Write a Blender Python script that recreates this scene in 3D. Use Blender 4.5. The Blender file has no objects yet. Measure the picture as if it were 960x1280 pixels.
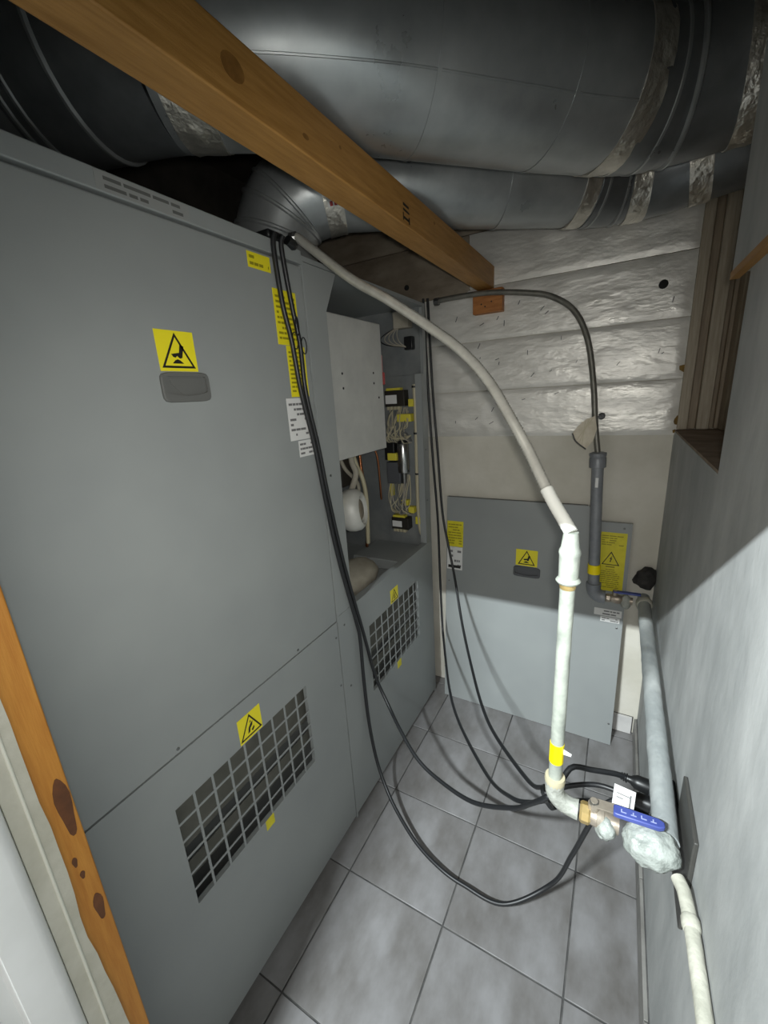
import bpy, bmesh, math, random
from mathutils import Vector, Matrix, noise

random.seed(7)
scene = bpy.context.scene
COL = scene.collection
PI = math.pi

# ------------------------------------------------------------------ camera, light, exposure
cam_d = bpy.data.cameras.new('camera')
cam = bpy.data.objects.new('camera', cam_d)
COL.objects.link(cam)
RX = Vector((0.87303, 0.48425, -0.05797))
CAM_POS = Vector((0.667, -0.448, 1.518))
CAM_R = ((0.873, 0.485, -0.060), (0.081, -0.264, -0.961), (-0.482, 0.834, -0.270))   # rows: right, down, forward
r_, d_, f_ = [Vector(v).normalized() for v in CAM_R]
d_ = (d_ - f_ * d_.dot(f_)).normalized()
r_ = d_.cross(f_).normalized()
m = Matrix((( r_.x, -d_.x, -f_.x, CAM_POS.x), (r_.y, -d_.y, -f_.y, CAM_POS.y), (r_.z, -d_.z, -f_.z, CAM_POS.z), (0, 0, 0, 1)))
cam.matrix_world = m
cam_d.sensor_fit = 'VERTICAL'
cam_d.sensor_height = 24.0
cam_d.lens = 24.0 * 514.94 / 1280.0
cam_d.clip_start = 0.01
scene.camera = cam

world = bpy.data.worlds.new('world')
scene.world = world
world.use_nodes = True
bg = world.node_tree.nodes['Background']
bg.inputs['Color'].default_value = (1.0, 0.985, 0.93, 1)
bg.inputs['Strength'].default_value = 0.78

def tube_lamp(name, loc, target, length, width, power, color):
    l = bpy.data.lights.new(name, 'AREA')
    l.shape = 'RECTANGLE'; l.size = length; l.size_y = width; l.energy = power; l.color = color
    o = bpy.data.objects.new(name, l)
    COL.objects.link(o)
    o.location = loc
    d = (Vector(target) - Vector(loc)).normalized()
    x = Vector((1, 0, 0)); z = -d; y = z.cross(x).normalized(); x = y.cross(z)
    o.matrix_world = Matrix(((x.x, y.x, z.x, loc[0]), (x.y, y.y, z.y, loc[1]), (x.z, y.z, z.z, loc[2]), (0, 0, 0, 1)))
    return o
tube_lamp('hallway_ceiling_tube', (0.11, -1.35, 2.415), (0.38, 1.0, 0.5), 0.24, 0.010, 100.0, (0.90, 0.98, 1.0))
torch_d = bpy.data.lights.new('phone_torch', 'SPOT')
torch_d.energy = 17.0; torch_d.spot_size = math.radians(108); torch_d.spot_blend = 1.0; torch_d.shadow_soft_size = 0.012; torch_d.color = (1.0, 0.98, 0.92)
torch = bpy.data.objects.new('phone_torch', torch_d); COL.objects.link(torch)
torch.location = CAM_POS + Vector((0.02, -0.01, 0.015))
torch.rotation_euler = f_.to_track_quat('-Z', 'Y').to_euler()

vs = scene.view_settings
vs.view_transform = 'Standard'
vs.look = 'None'
vs.gamma = 1.0
vs.use_curve_mapping = False
vs.exposure = 0.40
scene.cycles.max_bounces = 10
scene.cycles.diffuse_bounces = 6

# ------------------------------------------------------------------ materials
def rgb(r, g, b):
    f = lambda c: c / 12.92 if c <= 0.04045 else ((c + 0.055) / 1.055) ** 2.4
    return (f(r / 255), f(g / 255), f(b / 255), 1)

MATS = {}
def mat(name, col, rough=0.5, metal=0.0, col2=None, scale=8.0, bump=0.0, bscale=40.0, detail=4.0, lo=0.35, hi=0.65,
        stretch=(1, 1, 1), bstretch=None, spec=0.5, rvar=0.0, coat=0.0, alpha=1.0, trans=0.0):
    if name in MATS: return MATS[name]
    M = bpy.data.materials.new(name); M.use_nodes = True
    nt = M.node_tree; b = nt.nodes['Principled BSDF']
    b.inputs['Base Color'].default_value = col
    b.inputs['Roughness'].default_value = rough
    b.inputs['Metallic'].default_value = metal
    b.inputs['Specular IOR Level'].default_value = spec
    b.inputs['Coat Weight'].default_value = coat
    b.inputs['Transmission Weight'].default_value = trans
    tc = nt.nodes.new('ShaderNodeTexCoord')
    if col2 is not None or rvar:
        mp = nt.nodes.new('ShaderNodeMapping'); mp.inputs['Scale'].default_value = stretch
        nt.links.new(tc.outputs['Object'], mp.inputs['Vector'])
        n = nt.nodes.new('ShaderNodeTexNoise'); n.inputs['Scale'].default_value = scale; n.inputs['Detail'].default_value = detail
        n.inputs['Roughness'].default_value = 0.6
        nt.links.new(mp.outputs[0], n.inputs['Vector'])
        cr = nt.nodes.new('ShaderNodeValToRGB')
        cr.color_ramp.elements[0].position = lo; cr.color_ramp.elements[1].position = hi
        cr.color_ramp.elements[0].color = col; cr.color_ramp.elements[1].color = col2 if col2 is not None else col
        nt.links.new(n.outputs['Fac'], cr.inputs[0])
        nt.links.new(cr.outputs[0], b.inputs['Base Color'])
        if rvar:
            mr = nt.nodes.new('ShaderNodeMapRange')
            mr.inputs['To Min'].default_value = max(0.05, rough - rvar); mr.inputs['To Max'].default_value = min(1, rough + rvar)
            mr.inputs['From Min'].default_value = 0.3; mr.inputs['From Max'].default_value = 0.7
            nt.links.new(n.outputs['Fac'], mr.inputs[0]); nt.links.new(mr.outputs[0], b.inputs['Roughness'])
    if bump:
        mp2 = nt.nodes.new('ShaderNodeMapping'); mp2.inputs['Scale'].default_value = bstretch or (1, 1, 1)
        nt.links.new(tc.outputs['Object'], mp2.inputs['Vector'])
        n2 = nt.nodes.new('ShaderNodeTexNoise'); n2.inputs['Scale'].default_value = bscale; n2.inputs['Detail'].default_value = 5
        nt.links.new(mp2.outputs[0], n2.inputs['Vector'])
        bp = nt.nodes.new('ShaderNodeBump'); bp.inputs['Strength'].default_value = bump; bp.inputs['Distance'].default_value = 0.01
        nt.links.new(n2.outputs['Fac'], bp.inputs['Height']); nt.links.new(bp.outputs[0], b.inputs['Normal'])
    MATS[name] = M
    return M

def wood_mat(name, c1, c2, axis, scale=14.0):
    M = mat(name, c1, 0.55, 0, c2, scale, 0.12, 60, 6, 0.3, 0.7, axis, axis)
    return M

PAINT = mat('grey_enamel', rgb(140, 144, 144), 0.42, 0, rgb(149, 153, 152), 3.0, 0.015, 300, 3, 0.3, 0.7, rvar=0.06)
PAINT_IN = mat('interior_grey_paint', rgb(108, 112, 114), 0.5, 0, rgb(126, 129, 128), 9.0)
STEEL_SHEET = mat('zinc_sheet', rgb(184, 185, 182), 0.45, 0.15, rgb(196, 197, 193), 12, 0.02, 120)
GALV = mat('galvanised_duct_steel', rgb(152, 156, 157), 0.34, 0.6, rgb(180, 183, 183), 7, 0.06, 14, 5, 0.35, 0.7, rvar=0.09)
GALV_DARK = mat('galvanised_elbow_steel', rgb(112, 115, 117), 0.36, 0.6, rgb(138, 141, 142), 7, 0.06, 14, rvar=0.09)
TAPE = mat('aluminium_foil_tape', rgb(196, 192, 182), 0.30, 0.8, rgb(222, 217, 206), 20, 0.6, 45, 5)
FOIL = mat('foil_facing', rgb(214, 212, 205), 0.38, 0.30, rgb(232, 230, 224), 9, 0.28, 30, 5, 0.3, 0.7, (1, 1, 2.2), (0.8, 1, 1.8), rvar=0.08)
FOIL_DUST_DIM = mat('dusty_shaded_foil', rgb(112, 98, 82), 0.6, 0.2, rgb(150, 140, 124), 6, 0.5, 30, 5, 0.3, 0.7, (1, 1, 2.5))  # brown of dust plus the shade up there, both put into the colour
PLASTER = mat('cream_plaster', rgb(199, 195, 182), 0.85, 0, rgb(214, 210, 199), 5, 0.15, 30)
CEMENT = mat('grey_trowelled_cement', rgb(158, 160, 159), 0.72, 0, rgb(194, 195, 193), 4.5, 0.22, 18, 6, 0.42, 0.74, (1, 1.0, 0.55), (1, 1, 0.5))
TILE_M = mat('mottled_grey_floor_tile', rgb(98, 95, 92), 0.36, 0, rgb(136, 135, 136), 6, 0.03, 30, 6, 0.32, 0.62, (1.0, 0.55, 1), rvar=0.07)
GROUT = mat('dark_grey_grout', rgb(66, 66, 66), 0.9, 0, rgb(92, 91, 89), 20)
SKIRT = mat('grey_skirting_tile', rgb(118, 116, 112), 0.5, 0, rgb(142, 140, 136), 10)
SKIRT_W = mat('white_skirting_tile', rgb(196, 194, 192), 0.4, 0, rgb(212, 210, 207), 10)
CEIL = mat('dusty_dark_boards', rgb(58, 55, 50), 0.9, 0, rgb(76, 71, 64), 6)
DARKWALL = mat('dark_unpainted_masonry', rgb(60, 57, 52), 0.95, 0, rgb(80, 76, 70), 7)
WOOD = wood_mat('varnished_pine', rgb(150, 106, 48), rgb(178, 132, 70), (9, 0.7, 9))
WOOD_POST = wood_mat('orange_pine', rgb(178, 114, 36), rgb(200, 138, 54), (9, 9, 0.7))
WOOD_END = wood_mat('pine_block_wood', rgb(150, 92, 42), rgb(186, 124, 66), (1, 6, 6))
WOOD_OLD = wood_mat('weathered_grey_timber', rgb(150, 138, 118), rgb(178, 168, 150), (12, 12, 0.7))
WOOD_OLD2 = wood_mat('weathered_brown_timber', rgb(126, 111, 92), rgb(156, 142, 121), (12, 12, 0.7))
BROWN = mat('rotten_brown_masonry', rgb(118, 100, 83), 0.95, 0, rgb(148, 131, 112), 12, 0.3, 40)
KNOT_B = mat('amber_wood_knot', rgb(122, 84, 36), 0.55, 0, rgb(150, 106, 50), 40)
KNOT = mat('dark_wood_knot', rgb(84, 48, 22), 0.6, 0, rgb(112, 66, 30), 30)
YELLOW = mat('yellow_vinyl', rgb(236, 222, 40), 0.45)
YELLOW_T = mat('yellow_tape', rgb(250, 226, 0), 0.4)
YELLOW_D = mat('yellow_label_paper', rgb(206, 194, 30), 0.5, 0, rgb(220, 208, 40), 30)
WHITE_L = mat('white_label_paper', rgb(218, 218, 216), 0.6)
GREY_L = mat('grey_name_label', rgb(150, 152, 150), 0.4)
INK = mat('black_ink', rgb(24, 22, 18), 0.6)
INK_Y = mat('olive_ink_on_yellow', rgb(150, 140, 24), 0.6)
INK_G = mat('grey_ink', rgb(112, 112, 112), 0.6)
INK_W = mat('pale_lettering', rgb(150, 158, 196), 0.6)
INK_R = mat('red_print', rgb(170, 60, 62), 0.6)
BLACK_CABLE = mat('black_cable_rubber', rgb(30, 31, 33), 0.42)
BLACK_PL = mat('black_plastic', rgb(24, 25, 26), 0.4)
GREY_PL = mat('dark_grey_plastic', rgb(98, 99, 97), 0.5)
GREY_PL2 = mat('charcoal_plastic', rgb(82, 84, 88), 0.5)
WHITE_PIPE = mat('white_painted_pipe', rgb(128, 133, 126), 0.55, 0, rgb(166, 171, 161), 24, 0.12, 70, 6, 0.3, 0.62)
WHITE_SCUFF = mat('white_hemp_sealant', rgb(148, 150, 142), 0.6, 0, rgb(176, 178, 170), 30, 0.6, 60)
GREY_PIPE = mat('grey_steel_pipe', rgb(122, 125, 130), 0.45, 0.2, rgb(140, 143, 147), 20, 0.08, 90)
HOSE = mat('stainless_flexible_hose', rgb(188, 186, 177), 0.32, 0.45, rgb(206, 204, 195), 30)
HOSE_W = mat('white_painted_hose', rgb(214, 214, 207), 0.5)
HOSE_DARK = mat('dull_grey_hose', rgb(112, 111, 104), 0.45, 0.5, rgb(134, 132, 124), 30)
WALLPIPE = mat('cement_painted_pipe', rgb(146, 151, 151), 0.6, 0, rgb(182, 186, 184), 12, 0.25, 40, 6, 0.4, 0.7, (1, 0.5, 1))
CREAM_PIPE = mat('cream_painted_pipe', rgb(166, 165, 152), 0.55, 0, rgb(190, 188, 175), 18, 0.3, 60)
BRASS_OLD = mat('tarnished_brass_valve', rgb(150, 138, 124), 0.4, 0.55, rgb(178, 168, 154), 18, 0.15, 60)
BRASS = mat('brass', rgb(206, 176, 112), 0.35, 0.7, rgb(220, 196, 140), 20)
BLUE = mat('blue_lever_vinyl', rgb(62, 74, 142), 0.4, 0, rgb(74, 86, 156), 20)
FOAM_WRAP = mat('milky_plastic_wrap', rgb(138, 144, 139), 0.3, 0, rgb(170, 175, 170), 30, 0.9, 42)
HOLE_DARK = mat('hole_shade_foam', rgb(64, 62, 60), 0.95, 0, rgb(44, 43, 42), 30, 0.6, 60)  # near-black colour carries the shade inside the hole
FOAM_YEL = mat('yellow_insulation_foam', rgb(140, 112, 58), 0.95, 0, rgb(104, 82, 44), 40, 0.6, 80)
SILVER = mat('silver_can', rgb(200, 200, 198), 0.18, 0.95)
COPPER = mat('copper_tube', rgb(160, 104, 70), 0.35, 0.85)
DUST_HUB = mat('dusty_brown_hub', rgb(126, 116, 100), 0.7, 0, rgb(146, 136, 120), 20)
FILTER = mat('dusty_filter_plate', rgb(84, 84, 77), 0.8, 0, rgb(98, 97, 90), 10)
FAN = mat('blower_cast_alloy', rgb(190, 190, 184), 0.5, 0.1, rgb(204, 203, 197), 15)
DUSTY = mat('dusty_beige_liner', rgb(150, 144, 130), 0.85, 0, rgb(176, 170, 156), 10, 0.3, 20)
WIRE_M = mat('beige_wire_insulation', rgb(186, 178, 150), 0.5)
WIRE_Y = mat('yellow_connector_plastic', rgb(214, 202, 70), 0.45)
IRON = mat('transformer_black_iron', rgb(48, 44, 38), 0.5, 0.2)
RED = mat('red_plastic', rgb(176, 44, 44), 0.4)
PINKRED = mat('pale_red_tag', rgb(200, 132, 128), 0.5)
WHITE_DOOR = mat('white_gloss_paint', rgb(244, 245, 244), 0.35, 0, rgb(232, 233, 231), 6)
CASING_P = mat('beige_plaster_edge', rgb(186, 183, 168), 0.8, 0, rgb(204, 201, 188), 14, 0.2, 60)
BEAD_M = mat('pale_corner_bead', rgb(222, 221, 208), 0.45)
SCREW = mat('zinc_screw', rgb(120, 121, 120), 0.35, 0.8)
BLACKHOLE = mat('black_void_plug', rgb(20, 20, 20), 0.8)
PAPER = mat('beige_torn_paper', rgb(196, 186, 166), 0.8, 0, rgb(214, 206, 188), 40)
WALL_PLATE = mat('dark_grey_plate', rgb(62, 61, 58), 0.5, 0, rgb(70, 69, 66), 20)

# ------------------------------------------------------------------ mesh builder
class MB:
    def __init__(s): s.bm = bmesh.new()
    def box(s, lo, hi):
        lo = Vector(lo); hi = Vector(hi)
        v = [s.bm.verts.new((x, y, z)) for x in (lo.x, hi.x) for y in (lo.y, hi.y) for z in (lo.z, hi.z)]
        for f in ((0, 1, 3, 2), (4, 6, 7, 5), (0, 4, 5, 1), (2, 3, 7, 6), (0, 2, 6, 4), (1, 5, 7, 3)):
            s.bm.faces.new([v[i] for i in f])
        return s
    def obox(s, c, u, v, w, hu, hv, hw):
        c, u, v, w = Vector(c), Vector(u).normalized(), Vector(v).normalized(), Vector(w).normalized()
        vs_ = [s.bm.verts.new(c + u * a * hu + v * b * hv + w * d * hw) for a in (-1, 1) for b in (-1, 1) for d in (-1, 1)]
        for f in ((0, 1, 3, 2), (4, 6, 7, 5), (0, 4, 5, 1), (2, 3, 7, 6), (0, 2, 6, 4), (1, 5, 7, 3)):
            s.bm.faces.new([vs_[i] for i in f])
        return s
    def prism(s, pts, off):
        """closed outline of 3-D points pushed along off"""
        off = Vector(off)
        a = [s.bm.verts.new(p) for p in pts]; b = [s.bm.verts.new(Vector(p) + off) for p in pts]
        s.bm.faces.new(a); s.bm.faces.new(list(reversed(b)))
        n = len(pts)
        for i in range(n): s.bm.faces.new((a[i], b[i], b[(i + 1) % n], a[(i + 1) % n]))
        return s
    def tube(s, path, r, n=12, caps=True, wob=0.0):
        path = [Vector(p) for p in path]; k = len(path)
        rs = r if isinstance(r, (list, tuple)) else [r] * k
        t0 = (path[1] - path[0]).normalized()
        ref = Vector((0, 0, 1)) if abs(t0.z) < 0.9 else Vector((0, 1, 0))
        u = t0.cross(ref).normalized(); rings = []
        for i, p in enumerate(path):
            t = (path[min(i + 1, k - 1)] - path[max(i - 1, 0)]).normalized()
            u = (u - t * u.dot(t)).normalized(); w = t.cross(u)
            ring = []
            for j in range(n):
                a = 2 * PI * j / n
                q = p + (u * math.cos(a) + w * math.sin(a)) * rs[i]
                if wob: q = q + (q - p).normalized() * wob * noise.noise(q * 45)
                ring.append(s.bm.verts.new(q))
            rings.append(ring)
        for A, B in zip(rings, rings[1:]):
            for j in range(n): s.bm.faces.new((A[j], A[(j + 1) % n], B[(j + 1) % n], B[j]))
        if caps:
            s.bm.faces.new(list(reversed(rings[0]))); s.bm.faces.new(rings[-1])
        return s
    def lathe(s, prof, o, axis, n=24, caps=True):
        """prof: (distance along axis, radius)"""
        o, a = Vector(o), Vector(axis).normalized()
        ref = Vector((0, 0, 1)) if abs(a.z) < 0.9 else Vector((1, 0, 0))
        u = a.cross(ref).normalized(); w = a.cross(u); rings = []
        for d, r in prof:
            rings.append([s.bm.verts.new(o + a * d + (u * math.cos(2 * PI * j / n) + w * math.sin(2 * PI * j / n)) * max(r, 1e-4)) for j in range(n)])
        for A, B in zip(rings, rings[1:]):
            for j in range(n): s.bm.faces.new((A[j], A[(j + 1) % n], B[(j + 1) % n], B[j]))
        if caps:
            s.bm.faces.new(list(reversed(rings[0]))); s.bm.faces.new(rings[-1])
        return s
    def blob(s, c, rad, sub=3, amp=0.15, freq=18.0):
        c = Vector(c); r = bmesh.ops.create_icosphere(s.bm, subdivisions=sub, radius=1.0)
        for v in r['verts']:
            d = v.co.copy(); q = Vector((d.x * rad[0], d.y * rad[1], d.z * rad[2]))
            k = 1 + amp * noise.noise((c + q) * freq) + amp * 0.5 * noise.noise((c + q) * freq * 2.7)
            v.co = c + q * k
        return s
    def disc(s, c, n_, r, t, n=20):
        return s.lathe([(0, r), (t, r)], c, n_, n)
    def grid(s, o, u, v, nu, nv, fn=None):
        o, u, v = Vector(o), Vector(u), Vector(v); w = u.cross(v).normalized()
        g = [[s.bm.verts.new(o + u * i / nu + v * j / nv + (w * fn(o + u * i / nu + v * j / nv, i / nu, j / nv) if fn else Vector())) for j in range(nv + 1)] for i in range(nu + 1)]
        for i in range(nu):
            for j in range(nv): s.bm.faces.new((g[i][j], g[i + 1][j], g[i + 1][j + 1], g[i][j + 1]))
        return s
    def build(s, name, material, parent=None, bevel=0.0, smooth=True, label=None, kind=None, ang=38):
        bmesh.ops.recalc_face_normals(s.bm, faces=s.bm.faces[:])
        if smooth:
            lim = math.radians(ang)
            for f in s.bm.faces: f.smooth = True
            for e in s.bm.edges:
                e.smooth = len(e.link_faces) == 2 and e.calc_face_angle(0) < lim
        me = bpy.data.meshes.new(name); s.bm.to_mesh(me); s.bm.free()
        me.materials.append(material)
        o = bpy.data.objects.new(name, me); COL.objects.link(o)
        if bevel:
            b = o.modifiers.new('bevel', 'BEVEL'); b.width = bevel; b.segments = 2; b.limit_method = 'ANGLE'; b.angle_limit = math.radians(40)
        if parent is not None:
            o.parent = parent
            if parent.type == 'EMPTY': o.location = -Vector(parent.location)
        if label: o['label'] = label
        if kind: o['kind'] = kind
        return o

def thing(name, label, cat, loc=(0, 0, 0), group=None):
    o = bpy.data.objects.new(name, None); COL.objects.link(o)
    o.location = loc; o.empty_display_size = 0.05
    o['label'] = label; o['category'] = cat
    if group: o['group'] = group
    return o
def tag(o, label, cat, group=None):
    o['label'] = label; o['category'] = cat
    if group: o['group'] = group
    return o
def spline(pts, n=10):
    P = [Vector(p) for p in pts]; P = [P[0] * 2 - P[1]] + P + [P[-1] * 2 - P[-2]]; out = []
    for i in range(1, len(P) - 2):
        a, b, c, d = P[i - 1:i + 3]
        for k in range(n):
            t = k / n
            out.append(0.5 * ((2 * b) + (c - a) * t + (2 * a - 5 * b + 4 * c - d) * t * t + (3 * b - a - 3 * c + d) * t ** 3))
    out.append(P[-2].copy())
    return out
def resample(path, step):
    out = [path[0].copy()]; acc = 0.0
    for a, b in zip(path, path[1:]):
        L = (b - a).length; d = step - acc
        while d <= L and L > 0:
            out.append(a.lerp(b, d / L)); d += step
        acc = (acc + L) % step if L else acc
        acc = L - (d - step) if L else acc
    out.append(path[-1].copy())
    return out

# ------------------------------------------------------------------ room shell
XW, YB = 0.84, 1.373          # right wall face, back wall plaster face
fl = MB().box((-4.0, -6.0, -0.06), (4.0, 1.5, -0.004)).build('floor', GROUT, kind='structure')
def tile_piece(x0, x1, y0, y1):
    MB().box((x0 + .0022, y0 + .0022, -0.004), (x1 - .0022, y1 - .0022, 0.0)).build('tile', TILE_M, fl, bevel=0.0012)
proto_tile = None
for i in (-1, 0, 1, 2):
    for j in range(-3, 5):
        y0, y1 = j * .33, min((j + 1) * .33, YB)
        x0, x1 = i * .33, min((i + 1) * .33, XW)
        if i < 2 and j < 4:
            if proto_tile is None:
                proto_tile = MB().box((.0022, .0022, -.004), (.3278, .3278, 0)).build('tile', TILE_M, fl, bevel=0.0012)
                proto_tile.location = (x0, y0, 0)
            else:
                t = proto_tile.copy(); COL.objects.link(t); t.location = (x0, y0, 0)
        else: tile_piece(x0, x1, y0, y1)

wb = MB().box((-1.0, YB, 0), (1.05, YB + .12, 2.6)).build('wall_back', PLASTER, kind='structure')
# foil faced boards, each its own piece on the back wall
def foil_board(x0, x1, z0, z1, m_, nu=70):
    def h(p, a, b):
        e = min(1.0, min(b, 1 - b) * 9, min(a, 1 - a) * 30)
        return (-0.004 * (1 - e) ** 2) + (0.0018 * noise.noise(Vector((p.x * 11, 3.1, p.z * 22))) + 0.0008 * noise.noise(Vector((p.x * 34, 9.7, p.z * 60)))) * min(1, e + .15)
    mb = MB()
    mb.grid((x1, YB - .018, z0), (x0 - x1, 0, 0), (0, 0, z1 - z0), nu, 18, lambda p, a, b: -h(p, a, b))
    # sides
    mb.box((x0, YB - .012, z0 + .001), (x1, YB + .002, z1 - .001))
    return mb.build('board', m_, wb)
seams = [1.322, 1.515, 1.713, 1.913, 2.11]
for k in range(3): foil_board(-.30 if k else -.30, .845, seams[k] + .0015, seams[k + 1] - .0015, FOIL)
foil_board(.09, .845, seams[3] + .0015, seams[4] - .0015, FOIL)
foil_board(-.95, .088, seams[3] - .03, seams[4] - .0015, FOIL_DUST_DIM)
foil_board(-.95, .845, seams[4] + .0015, 2.32, FOIL_DUST_DIM)
for (x, z, r) in ((.757, 1.822, .014), (-.19, 1.966, .011)):
    MB().lathe([(0, r), (.003, r), (.005, r * .6)], (x, YB - .0195, z), (0, -1, 0), 14).build('hole_plug', BLACKHOLE, wb)
for (x, z, s) in ((.846, 1.545, .017), (.842, 1.375, .014), (.84, 1.335, .009)):
    MB().blob((x, YB - .022, z), (s * .8, .004, s), 2, .9, 70).build('foam_scrap', FOAM_YEL, wb)
rr = random.Random(3)
for k in range(26):                                  # small scratches and tears in the foil
    x = rr.uniform(.0, .8); z = rr.choice((rr.uniform(1.36, 1.5), rr.uniform(1.55, 1.7), rr.uniform(1.55, 1.66), rr.uniform(1.75, 1.85)))
    a = rr.uniform(0.3, 1.6); L = rr.uniform(.003, .011)
    MB().obox((x, YB - .0205, z), (math.cos(a), 0, math.sin(a)), (0, 1, 0), (-math.sin(a), 0, math.cos(a)), L, .0012, .0011).build('foil_tear', GREY_PL2, wb)
# skirting tiles along the back wall
bb = MB().box((-.06, YB - .004, 0), (.825, YB, .085)).build('baseboard_back', GROUT, kind='structure')
for i in range(-1, 3):
    x0, x1 = max(-.058, i * .33), min(.822, (i + 1) * .33)
    MB().box((x0 + .0015, YB - .014, .001), (x1 - .0015, YB - .004, .085)).build('tile', SKIRT_W, bb, bevel=.001)
# right wall with the window recess
wr = MB()
ZS = 1.335
wr.box((XW, -.60, 0), (XW + .14, YB + .02, ZS))
wr.box((XW, -.60, ZS), (XW + .14, .545, 1.70))
wr.box((XW, -.60, 1.70), (XW + .14, .63, 2.6))
wr.box((XW, .545, 2.34), (XW + .14, YB + .02, 2.6))
wr = wr.build('wall_right', CEMENT, kind='structure', smooth=False)
br = MB().box((XW - .003, -.55, 0), (XW, YB - .015, .09)).build('baseboard_right', GROUT, kind='structure')
for j in range(-2, 5):
    y0, y1 = max(-.55, j * .33), min(YB - .016, (j + 1) * .33)
    MB().box((XW - .012, y0 + .0015, .001), (XW - .003, y1 - .0015, .09)).build('tile', SKIRT, br, bevel=.001)
# recess lining: sill, brown back and the weathered timber strips of the old frame
win = MB().box((XW + .135, .50, ZS - .05), (XW + .16, YB + .02, 2.4)).build('window_1', BROWN, kind='structure')
MB().prism([(XW + .0005, .546, ZS + .0005), (XW + .0005, YB, ZS + .0005), (XW + .1345, YB, ZS + .0005), (XW + .1345, .546, ZS + .0005)], (0, 0, .006)).build('sill', BROWN, win)
for (x0, x1, y, m_) in ((XW + .004, XW + .034, YB - .028, WOOD_OLD), (XW + .034, XW + .058, YB - .014, WOOD_OLD2), (XW + .058, XW + .094, YB - .03, WOOD_OLD), (XW + .094, XW + .108, YB - .012, WOOD_OLD2), (XW + .108, XW + .136, YB - .02, WOOD_OLD2)):
    MB().box((x0, y, ZS + .008), (x1, YB + .02, 2.36)).build('timber_strip', m_, win, bevel=.003)
MB().box((XW + .118, YB - .10, ZS + .01), (XW + .136, YB - .02, 2.36)).build('timber_strip', WOOD_OLD2, win, bevel=.003)
# header board above the recess with its raw wooden lower edge
hb = MB().box((XW - .012, -.58, 1.703), (XW, .632, 2.5)).build('trim_1', CEMENT, kind='structure')
MB().box((XW - .014, -.58, 1.690), (XW, .632, 1.703)).build('wood_edge', WOOD, hb, label='raw yellow wooden lower edge')
# left and front walls, header over the doorway, ceiling
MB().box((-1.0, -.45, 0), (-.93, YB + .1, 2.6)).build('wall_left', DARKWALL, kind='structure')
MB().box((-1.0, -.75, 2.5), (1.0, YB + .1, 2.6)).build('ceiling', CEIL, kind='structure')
wf = MB().box((-1.0, -.48, 0), (.012, -.292, 2.5))
wf.box((.012, -.53, 1.845), (XW, -.50, 2.5))
wf.box((-1.0, -.53, 0), (.012, -.48, 2.5))
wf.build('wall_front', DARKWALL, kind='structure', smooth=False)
# doorway reveal on the left: orange pine post, ragged plaster, corner bead and white casing
post = MB().box((.012, -.322, 0), (.05, -.286, 2.5)).build('trim_2', WOOD_POST, kind='structure', bevel=.002)
for (y, z, a, b) in ((-.297, 1.005, .0085, .050), (-.3065, .915, .003, .009), (-.303, .887, .003, .007), (-.297, .815, .006, .026), (-.300, 1.30, .002, .01)):
    pts = [(.0495, y + a * math.cos(t) * (1 + .2 * math.sin(3 * t)), z + b * math.sin(t)) for t in [2 * PI * k / 18 for k in range(18)]]
    MB().prism(pts, (.0009, 0, 0)).build('knot', KNOT, post)
pl = MB(); n = 60; prof = []
for k in range(n + 1):
    z = 2.5 * k / n
    prof.append((.0505, -.3195 + .011 * max(0, min(1, (.80 - z) / .3)) + .0035 * noise.noise(Vector((0, 1.7, z * 9))) + .002 * noise.noise(Vector((0, 5.7, z * 31))), z))
pl.prism([(.0505, -.352, 0)] + prof + [(.0505, -.352, 2.5)], (.005, 0, 0))
pl.build('trim_3', CASING_P, kind='structure', smooth=False)
MB().tube([(.0555, -.3335, 0), (.0555, -.3335, 2.5)], .0022, 10).build('trim_4', BEAD_M, kind='structure')
wc = MB()
pts = []
for k in range(7):
    a = PI / 2 * k / 6
    pts.append((.049 + .016 * math.sin(a), -.366 + .014 * math.cos(a), 0))
pts += [(.065, -.40, 0), (.060, -.405, 0), (.060, -.42, 0), (.068, -.428, 0), (.068, -.53, 0), (.012, -.53, 0), (.012, -.352, 0)]
wc.prism(pts, (0, 0, 2.3)).build('trim_5', WHITE_DOOR, kind='structure')

# ------------------------------------------------------------------ stickers and print
XF = -0.073
EX, EY, EZ = Vector((1, 0, 0)), Vector((0, 1, 0)), Vector((0, 0, 1))
def plate(parent, name, o, u, v, w, h, m_, th=.0006, label=None, pad=0.0):
    u, v = Vector(u).normalized(), Vector(v).normalized(); n_ = u.cross(v).normalized(); o = Vector(o)
    return MB().obox(o + u * w / 2 + v * h / 2 + n_ * (th / 2), u, v, n_, w / 2, h / 2, th / 2).build(name, m_, parent, label=label)
def ink(parent, name, o, u, v, polys, m_, lift=.0006, th=.0003):
    u, v = Vector(u).normalized(), Vector(v).normalized(); n_ = u.cross(v).normalized(); o = Vector(o) + n_ * lift
    mb = MB()
    for p in polys: mb.prism([o + u * a + v * b for a, b in p], n_ * th)
    return mb.build(name, m_, parent, smooth=False, kind='stuff' if name == 'print' else None)
def tri_ring(cx, cy, s, t):
    """three bars of a triangle outline"""
    P = [(cx - s * .58, cy - s * .45), (cx + s * .58, cy - s * .45), (cx, cy + s * .58)]
    C = (cx, cy - s * .1)
    I = [(a + (C[0] - a) * t, b + (C[1] - b) * t) for a, b in P]
    return [[P[i], P[(i + 1) % 3], I[(i + 1) % 3], I[i]] for i in range(3)]
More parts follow.
